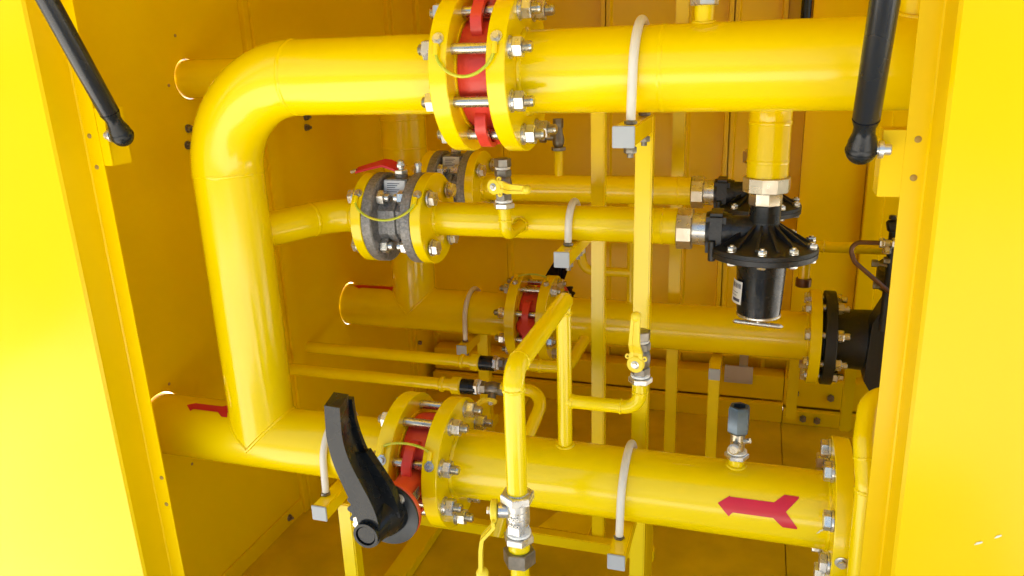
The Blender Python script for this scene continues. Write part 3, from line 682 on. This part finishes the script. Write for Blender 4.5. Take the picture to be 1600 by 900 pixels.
vF = flanged_ball((-.6665, YF, ZF), 'dark grey flanged ball valve farther back, partly behind the red top valve', 0)
earth(vE, -.676, -.562, YE, ZE, .0825, 41, .030, .017)

# ------------------------------------------------------------------ small threaded ball valves
def small_valve(name, label, base, axis, side, sc=1., lev=None, group='small threaded ball valves', body='dark', straight=False, top=True, plug=True, cat='ball valve', bottom=True):
    """axis = flow direction, side = direction of the stem, lev = lever direction"""
    z = V(axis).normalized(); s = V(side); s = (s - z * s.dot(z)).normalized(); x = z.cross(s) * -1
    rot = Matrix((x, -s, z)).transposed()       # local -Y = stem side
    if rot.determinant() < 0: rot = Matrix((-x, -s, z)).transposed()
    t = thing(name, label, cat, base, rot, group); k = dict(world=False)
    q = lambda v: v * sc
    if bottom:
        bm = B(); hexn(bm, (0, 0, 0), (0, 0, q(.009)), q(.031), rot=.25); part('lock_nut', bm, 'zinc', t, **k)
        bm = B(); lathe(bm, [(0, q(.0125)), (q(.001), q(.0142)), (q(.004), q(.0145)), (q(.006), q(.012))], (0, 0, q(.009)), Z, 28); part('sealing_tape', bm, 'ptfe', t, **k)
    bm = B(); hexn(bm, (0, 0, q(.013)), (0, 0, q(.025)), q(.0245), rot=.1)
    if straight: lathe(bm, [(q(.024), q(.0133))] + [(q(.026 + .009 * i + d), q(r)) for i in range(3) for d, r in ((0, .0136), (.007, .0136), (.0075, .0130), (.0085, .0130))] + [(q(.053), q(.0136))], (0, 0, 0), Z, 36)
    else: lathe(bm, [(q(.025), q(.0118)), (q(.029), q(.0135)), (q(.036), q(.0145)), (q(.043), q(.0145)), (q(.050), q(.0130)), (q(.052), q(.0118))], (0, 0, 0), Z, 32)
    if plug: hexn(bm, (0, 0, q(.052)), (0, 0, q(.064)), q(.0245), rot=.35)
    cyl(bm, (0, 0, q(.04)), (0, -q(.023), q(.04)), q(.0085), seg=20, ch=q(.001))
    part('valve_body', bm, body, t, **k)
    if top:
        bm = B(); lathe(bm, [(q(.064), q(.0115)), (q(.0655), q(.0128)), (q(.068), q(.0118))], (0, 0, 0), Z, 28); part('sealing_tape', bm, 'ptfe', t, **k)
        bm = B(); hexn(bm, (0, 0, q(.068)), (0, 0, q(.082)), q(.0245), rot=.6); part('end_plug', bm, body, t, **k)
    if lev is not None:
        L = rot.inverted() @ V(lev); L.y = 0; n = L.length; L.normalize(); P_ = V((0, 1, 0)).cross(L); o = V((0, -q(.0235), q(.04)))
        bm = B(); lathe(bm, [(0, q(.012)), (q(.001), q(.0128)), (q(.006), q(.0128)), (q(.0075), q(.011))], o, -Y, 30)
        for sg in (1, -1):
            ring(bm, o + L * q(.010) + P_ * sg * q(.0125) - Y * q(.002), o + L * q(.010) + P_ * sg * q(.0125) - Y * q(.005), q(.004), q(.0018), 16)
        st = [(0, 0.0), (.018, 0.), (.034, -.014), (n / sc * .6, -.016), (n / sc, -.017)]; ww = [.0100, .0095, .0085, .0074, .0062]
        vs = []
        for (u, h), w in zip(st, ww):
            c_ = o + L * q(u) + Y * q(h - .002); vs.append([bm.verts.new(c_ + P_ * a * q(w) - Y * b * q(.0045)) for a, b in ((-1, 0), (1, 0), (1, 1), (.35, 1), (.35, .6), (-.35, .6), (-.35, 1), (-1, 1))])
        for a, b in zip(vs, vs[1:]):
            m = len(a)
            for i in range(m): j = (i + 1) % m; bm.faces.new((a[i], a[j], b[j], b[i]))
        bm.faces.new(vs[0][::-1]); bm.faces.new(vs[-1])
        e = o + L * n + Y * q(-.0195); tt = bmesh.new(); bmesh.ops.create_uvsphere(tt, u_segments=16, v_segments=10, radius=q(.0075)); tt.transform(Matrix.Translation(e)); add(bm, tt)
        part('lever', bm, 'lever', t, **k)
        bm = B(); lathe(bm, [(q(.0075), q(.0062)), (q(.0085), q(.006)), (q(.0092), q(.003))], o, -Y, 18); hexn(bm, o - Y * q(.0085), o - Y * q(.012), q(.0075)); part('lever_screw', bm, 'zinc', t, **k)
    return t
small_valve('small_ball_valve', 'small valve on the front thin pipe, yellow lever pointing right', (-.394, 1.195, -.2475), Z, (-.25, -1, 0), .98, lev=(.068, -.01, .002))
small_valve('small_ball_valve', 'small plugged valve beside the front square post, yellow lever pointing straight up', (-.1545, YA, -.4925), Z, (-.12, -1, 0), 1.02, lev=(.004, 0, .080))
tV3 = small_valve('small_ball_valve', 'nickel valve at bottom centre with yellow lever bent down to the left', (XG, HY, -.6185), Z, (-1, -.25, 0), 1.14, lev=(0, -.012, -.088), body='zinc', top=False, straight=True)
bm = B(); hexn(bm, (XG, HY, -.5585), (XG, HY, -.5465), .0385, rot=.5); part('lock_nut', bm, 'zinc', tV3)
# raised lettering bands on the nickel valve body (embossed, unreadable in the photo)
bm = B()
for z0 in (-.577, -.587):
    for i, x in enumerate((-.006, -.001, .004)):
        ring(bm, (XG + x, HY - .0157, z0), (XG + x, HY - .0168, z0), .0023, .0013, 12)
part('embossing', bm, 'zinc', tV3)

# tap on the lower right pipe: nut, small angle valve and long hex coupling
tp = thing('pressure_tap_valve', 'small tap valve with open dark hex coupling on top of the lower right pipe', 'tap valve', (-.0075, YA, -.600))
cx = -.0075
bm = B(); hexn(bm, (cx, YA, -.601), (cx, YA, -.593), .031, rot=PI / 6 + .55); part('lock_nut', bm, 'zinc', tp)
bm = B(); lathe(bm, [(0, .0125), (.001, .0145), (.004, .0148), (.0055, .012)], (cx, YA, -.593), Z, 28); part('sealing_tape', bm, 'ptfe', tp)
bm = B(); cyl(bm, (cx, YA, -.589), (cx, YA, -.558), .0105, seg=28, ch=.001); cyl(bm, (cx, YA, -.576), (cx - .004, YA - .021, -.577), .0075, seg=20); lathe(bm, [(0, .0085), (.003, .0088), (.005, .006)], (cx - .004, YA - .019, -.577), V((-.15, -1, 0)), 24)
cyl(bm, (cx, YA, -.575), (cx + .018, YA - .006, -.568), .004, seg=12); part('valve_body', bm, 'brass', tp)
bm = B(); x_, y_, z_ = frame(Z)
lathe(bm, [(0, .0130), (.004, .0165), (.040, .0165), (.044, .0145), (.044, .0095), (.020, .0095)], (cx, YA, -.560), Z, 6, rot=.42); part('hex_coupling', bm, 'blue', tp)

# tap on the rear thin pipe
tF = thing('small_tap_valve', 'small nickel tee valve standing on the rear thin pipe, right of the top flanges', 'tap valve', (-.424, YF, -.215))
bm = B(); hexn(bm, (-.424, YF, -.217), (-.424, YF, -.209), .028); lathe(bm, [(0, .009), (.006, .0125), (.014, .0135), (.022, .0125), (.03, .010), (.05, .009)], (-.424, YF, -.209), Z, 24); cyl(bm, (-.424, YF, -.188), (-.452, YF - .004, -.188), .007, seg=18); hexn(bm, (-.450, YF - .004, -.188), (-.464, YF - .004, -.188), .02); part('valve_body', bm, 'dark', tF)
bm = B(); hexn(bm, (-.424, YF, -.168), (-.424, YF, -.148), .020, rot=.3); part('end_plug', bm, 'dark', tF)

# --- bottom left small-bore lines J (rear) and K (front)
def small_line(y, z, xl, xv, label, r, ex, rest):
    t = thing('small_bore_pipe', label, 'gas pipe', (xl, y, z))
    bm = B(); sweep(bm, [(XW - .02, y, z), (xv - .004, y, z)], r, 26); part('pipe', bm, 'yellow', t)
    bm = B(); lathe(bm, [(-.060, r), (-.056, r + .0035), (-.050, r + .0035), (-.048, r + .001)], (xv, y, z), X, 28); lathe(bm, [(-.030, r + .001), (-.028, r + .0065), (-.010, r + .0065), (-.007, r + .002)], (xv, y, z), X, 28); part('collar', bm, 'yellow', t)
    bm = B(); lathe(bm, [(-.008, r + .001), (-.007, r + .0035), (.028, r + .0035), (.030, r)], (xv, y, z), X, 28); part('insulating_union', bm, 'blackp', t)
    bm = B(); sweep(bm, fillet(rest, [.035] * (len(rest) - 2), 10), r, 26); weld(bm, V(rest[0]) + X * .05, X, r, .002); part('pipe', bm, 'yellow', t)
    return t
tJ = small_line(1.62, -.712, XW, -.600, 'small-bore yellow pipe low at the back, the farther of two parallel ones', .0142, 0, [(-.510, 1.62, -.706), (-.395, 1.62, -.706), (-.395, 1.80, -.706), (-.395, 1.83, -.68)])
tK = small_line(1.47, -.706, XW, -.590, 'small-bore yellow pipe low at the back, the nearer of two parallel ones', .0135, 0, [(-.505, 1.47, -.700), (-.405, 1.47, -.700), (-.435, 1.36, -.80), (-.47, 1.30, -.95)])
small_valve('small_ball_valve', 'small steel valve on the farther low pipe, left of the vertical dropper', (-.574, 1.62, -.710), X, (0, -1, .6), 1.05, body='dark', top=False)
small_valve('small_ball_valve', 'small steel valve on the nearer low pipe, short yellow lever pointing left', (-.566, 1.47, -.704), X, (0, -.8, -.9), 1.05, lev=(-.05, 0, -.004), body='dark', top=False)

# ------------------------------------------------------------------ pipe supports and U-bolts
def tube_post(name, label, x0, x1, y0, y1, z0, z1, arm=None, group='square tube supports', extra=None):
    t = thing(name, label, 'support post', ((x0 + x1) / 2, (y0 + y1) / 2, z0), group=group)
    bm = B(); box(bm, (x0, y0, z0), (x1, y1, z1), .0022); part('post', bm, 'yellow', t)
    if arm:
        ax0, ax1, ay0, ay1, az0, az1 = arm; bm = B(); box(bm, (ax0, ay0 + .003, az0), (ax1, ay1, az1), .002); part('bracket_arm', bm, 'yellow', t)
        bm = B(); box(bm, (ax0 - .0006, ay0, az0 - .0006), (ax1 + .0006, ay0 + .003, az1 + .0006), .001); part('end_cap', bm, 'cap', t)
    if extra: extra(t)
    return t
tube_post('pipe_support', 'bright square post at centre, carrying the top pipe on a grey-capped arm', -.180, -.154, 1.185, 1.211, ZFL, -.100, arm=(-.183, -.155, 1.012, 1.21, -.1265, -.0995))
tube_post('pipe_support', 'square post behind the front thin pipe, whose grey-capped arm carries it', -.293, -.268, 1.40, 1.425, -1.0, .0, arm=(-.314, -.289, 1.205, 1.42, -.347, -.3215))
tube_post('pipe_support', 'rearmost square post at centre, behind both thin pipes', -.201, -.172, 1.90, 1.928, ZFL, .10)
def gus(t):
    bm = B(); prism(bm, [(1.212, -.775), (1.34, -.775), (1.30, -1.12), (1.212, -1.12)], (-.160, 0, 0), Y, Z, (.004, 0, 0)); part('gusset', bm, 'yellow', t)
tube_post('pipe_support', 'short support under the right lower pipe, its grey-capped arm at bottom centre', -.1795, -.1545, 1.2125, 1.238, ZFL, -.735, arm=(-.1835, -.1580, .992, 1.235, -.7535, -.7285), extra=gus)
tube_post('pipe_support', 'short support under the lower pipe, left of the black lever, grey-capped arm', -.680, -.653, 1.056, 1.082, ZFL, -.7590, arm=(-.694, -.667, 1.000, 1.175, -.758, -.7315))
tube_post('pipe_support', 'small rear support arm with dull grey cap, below left of rear red valve', -.705, -.675, 1.86, 1.89, ZFL, -.733, arm=(-.722, -.696, 1.755, 1.98, -.757, -.7295))
tube_post('pipe_support', 'small rear support under the rear pipe, just left of the metal latch plate', -.088, -.062, 1.80, 1.826, ZFL, -.735, arm=(-.085, -.060, 1.745, 1.95, -.757, -.7305))
for x0, lab in ((.108, 'narrow foot strip below the rear yellow end flange'), (.248, 'narrow foot strip below the black pipe at the right')):
    tube_post('foot_strip', lab, x0, x0 + .028, 2.08, 2.10, -1.0 if x0 < .2 else -1.02, -.74, group='foot strips at right')
bf = thing('base_rail', 'horizontal yellow base rail low behind the lower pipe, with small plate', 'base rail', (-.4, 1.4, -1.0))
bm = B(); box(bm, (-.69, 1.375, -1.012), (-.16, 1.399, -.986), .002); multi('rail', bm, 'yellow', bf)
bm = B(); box(bm, (-.69, 1.40, -1.012), (-.665, 1.90, -.986), .002); multi('rail', bm, 'yellow', bf)
bm = B(); prism(bm, [(-.41, 1.402), (-.30, 1.402), (-.30, 1.49), (-.375, 1.49)], (0, 0, -.992), X, Y, (0, 0, .005)); part('plate', bm, 'yellow', bf)
fb = thing('floor_rail', 'yellow rail lying on the cabinet floor, running back under the lower valve', 'floor rail', (-.71, 1.5, ZFL))
bm = B(); box(bm, (-.738, 1.17, ZFL + .001), (-.690, 2.28, ZFL + .026), .002); multi('rail', bm, 'yellow', fb)

def ubolt(x, y, z, R, label, arm_top, r=.0062, m='white'):
    t = thing('u_bolt', label, 'pipe clamp', (x, y, arm_top), group='white sleeved U-bolts'); q = R + r + .0006
    pts = [(x, y - q, arm_top + .006), (x, y - q, z)] + [(x, y - q * math.cos(a), z + q * math.sin(a)) for a in [PI * i / 28 for i in range(1, 28)]] + [(x, y + q, z), (x, y + q, arm_top + .006)]
    tilt = lambda p: V((p[0] + (p[2] - arm_top) * .03, p[1], p[2]))
    bm = B(); sweep(bm, [tilt(p) for p in pts], r, 18); part('sleeve', bm, m, t)
    for sg in (-1, 1):
        bm = B(); cyl(bm, (x, y + sg * q, arm_top - .043), (x, y + sg * q, arm_top + .010), r * .7, seg=14); hexn(bm, (x, y + sg * q, arm_top + .0005), (x, y + sg * q, arm_top + .005), .015)
        hexn(bm, (x, y + sg * q, arm_top - .037), (x, y + sg * q, arm_top - .029), .015); part('clamp_nut', bm, 'dark', t)
ubolt(-.164, YA, ZA, R4, 'long white U-bolt over the thick top pipe', -.0995)
ubolt(-.3015, YE, ZE, R2, 'short white U-bolt over the front thin pipe', -.3215)
ubolt(-.174, YA, ZB, R4, 'white U-bolt over the lower pipe, right of the riser', -.7305)
ubolt(-.6875, YA, ZB, R4, 'white U-bolt on the lower pipe, behind the black lever', -.7315)
ubolt(-.709, YC_, ZC, R4, 'dull white U-bolt on the rear pipe, left of rear red valve', -.7295)

# ------------------------------------------------------------------ black filter with its flange, small bits at right
ft = thing('gas_filter', 'black cast filter housing bolted to the rear pipe, cut off by the right jamb', 'gas filter', (.3, YC_, ZC))
bm = B(); flange(bm, .163, .187, YC_, ZC, raise_dir=-1); part('flange', bm, 'black', ft)
bm = B(); lathe(bm, [(.187, .070), (.20, .0675), (.29, .072), (.31, .080)], (0, YC_, ZC), X, 56); part('inlet_neck', bm, 'black', ft)
bm = B(); lathe(bm, [(-.95, .11), (-.93, .12), (-.55, .12), (-.545, .145), (-.50, .145), (-.495, .12), (-.43, .10), (-.41, .06)], (.415, YC_ + .03, 0), Z, 56); part('housing', bm, 'black', ft)
bm = B(); prism(bm, [(.255, -.60), (.30, -.50), (.33, -.50), (.33, -.80), (.29, -.80), (.25, -.735)], (0, YC_ - .09, 0), X, Z, (0, .06, 0)); bevel_all(bm, .003); part('rib', bm, 'black', ft)
prev = None
for i in range(8):
    a = math.radians(22.5 + 45 * i); p = V((0, YC_ - math.cos(a) * .09, ZC + math.sin(a) * .09)); bm = B()
    hexn(bm, p + X * .1305, p + X * .120, .024, rot=i); lathe(bm, [(.1305, .0145), (.128, .0145)], p, X, 22); cyl(bm, p + X * .13, p + X * .214, .0076, seg=14, ch=.0012); hexn(bm, p + X * .188, p + X * .201, .024, rot=i * .5)
    part('flange_bolt', bm, 'zinc', ft)
imp = thing('impulse_line', 'thin brown copper tube looping from a silver fitting at the right edge', 'tube', (.25, 1.68, -.42))
bm = B(); sweep(bm, fillet([(.262, 1.70, -.402), (.183, 1.70, -.403), (.200, 1.70, -.445), (.285, 1.70, -.517)], [.018, .02], 10), .0048, 16); part('copper_tube', bm, 'copper', imp)
bm = B(); hexn(bm, (.243, 1.70, -.402), (.252, 1.70, -.402), .018); cyl(bm, (.252, 1.70, -.402), (.272, 1.70, -.402), .0075, seg=18, ch=.001); hexn(bm, (.266, 1.70, -.402), (.278, 1.70, -.402), .020)
hexn(bm, (.259, 1.705, -.41), (.259, 1.705, -.425), .015); part('fitting', bm, 'zinc', imp)
bm = B(); cyl(bm, (.29, 1.72, -.365), (.256, 1.72, -.372), .013, seg=24, ch=.004); hexn(bm, (.264, 1.712, -.355), (.264, 1.712, -.347), .012); cyl(bm, (.275, 1.73, -.37), (.275, 1.73, -.60), .012, seg=18); part('manifold', bm, 'black', imp)
for (x, z) in ((.236, -.452), (.258, -.445), (.243, -.500)):
    bm = B(); hexn(bm, (x, 1.725, z), (x + .012, 1.725, z), .014); cyl(bm, (x, 1.725, z), (x + .03, 1.725, z - .004), .004, seg=10); part('gauge_screw', bm, 'dark', imp)
rp = thing('rear_small_pipe', 'thin yellow pipe with elbow behind the regulator, ending in a brown cap', 'gas pipe', (.12, 2.0, -.5))
bm = B(); sweep(bm, fillet([(.122, 2.0, -.575), (.122, 2.0, -.488), (.34, 2.0, -.488)], [.03], 12), .0140, 24); weld(bm, (.160, 2.0, -.488), X, .014, .002, .004); weld(bm, (.232, 2.0, -.488), X, .014, .002, .003); weld(bm, (.122, 2.0, -.53), Z, .014, .002, .003); part('pipe', bm, 'yellow', rp)
bm = B(); cyl(bm, (.122, 2.0, -.592), (.122, 2.0, -.570), .019, seg=24, ch=.002); part('pipe_cap', bm, 'copper', rp)
# small pipe in front of the lower right flange
fp = thing('front_small_pipe', 'bent yellow small-bore pipe in front of the lower right flange, beside the jamb', 'gas pipe', (.16, 1.0, -1.1))
PL = [(.30, 1.10, -.456), (.158, 1.04, -.458), (.150, .995, -.50), (.1555, .975, -.548), (.157, .965, -.75), (.157, .965, -1.1)]
bm = B(); sweep(bm, fillet(PL, [.03, .03, .02, .03], 8), .0143, 30); weld(bm, (.1525, .988, -.518), V((.1, -.35, -1)), .0143, .0014, .003); weld(bm, (.1555, .974, -.556), Z, .0143, .0010, .003); part('pipe', bm, 'yellow', fp)
# bolts on the lower right flange (heads on the left face) and its mate
mf = thing('outlet_fitting', 'bolted counter flange half hidden behind the small pipe at lower right', 'flange', (.17, YA, ZB))
bm = B(); lathe(bm, [(.155, .11), (.178, .11), (.179, .075), (.23, .062), (.30, .058)], (0, YA, ZB), X, 56); part('counter_flange', bm, 'yellow', mf)
bm = B(); lathe(bm, [(.1522, .079), (.1548, .079)], (0, YA, ZB), X, 48); part('gasket', bm, 'rubber', mf)
for i in range(8):
    a = math.radians(22.5 + 45 * i); p = V((0, YA - math.cos(a) * .09, ZB + math.sin(a) * .09)); bm = B()
    lathe(bm, [(.1255, .0150), (.1225, .0150)], p, X, 24); hexn(bm, p + X * .1225, p + X * .1125, .0245, rot=i + .4); cyl(bm, p + X * .12, p + X * .20, .0076, seg=14); hexn(bm, p + X * .18, p + X * .193, .024); part('flange_bolt', bm, 'zinc', mf)
pa, n_ = rim(.138, YA, ZB, .11, -6)
bm = B(); lathe(bm, [(0, .0090), (.0014, .0090), (.002, .007)], pa, n_, 22); hexn(bm, pa + n_ * .0015, pa + n_ * .007, .0105); part('earth_screw', bm, 'zinc', mf)

# ------------------------------------------------------------------ gas struts
SD = V((0, -.423, .906)).normalized()
def strut(label, b, wall, flip):
    t = thing('gas_strut', label, 'gas strut', b, group='black gas struts'); b = V(b)
    bm = B(); tt = bmesh.new(); bmesh.ops.create_uvsphere(tt, u_segments=28, v_segments=16, radius=.0165); tt.transform(Matrix.Translation(b)); add(bm, tt)
    lathe(bm, [(-.004, .0155), (.010, .0150), (.020, .0118), (.028, .0112), (.036, .0138), (.038, .0142)], b, SD, 36); ring(bm, b - SD * .002, b + SD * .0005, .0169, .012, 36); part('ball_socket', bm, 'blackp', t)
    bm = B(); lathe(bm, [(.036, .0120), (.040, .0140), (.36, .0140), (.365, .010)], b, SD, 44); part('cylinder', bm, 'strut', t)
    bm = B(); cyl(bm, b + SD * .36, b + SD * .53, .005, seg=18); part('piston_rod', bm, 'zinc', t)
    bm = B(); w = X * wall; cyl(bm, b + w * .010, b + w * .030, .0062, seg=18, ch=.001); lathe(bm, [(.017, .0095), (.020, .0098), (.022, .0095)], b, w, 20); part('ball_stud', bm, 'zinc', t)
strut('black gas strut at upper left, slanting up and out from the left jamb bracket', (-.906, .949, -.104), -1, 1)
strut('black gas strut at upper right, nearly vertical beside the right jamb', (.1055, .935, -.1175), 1, 1)

t = thing('gas_strut', 'short stretch of black rear strut seen above the top pipe near the back right', 'gas strut', (.097, 2.37, .02), group='black gas struts')
bm = B(); cyl(bm, (.097, 2.375, .02), (.097, 2.375, .40), .0135, seg=28, ch=.002); part('cylinder', bm, 'strut', t)
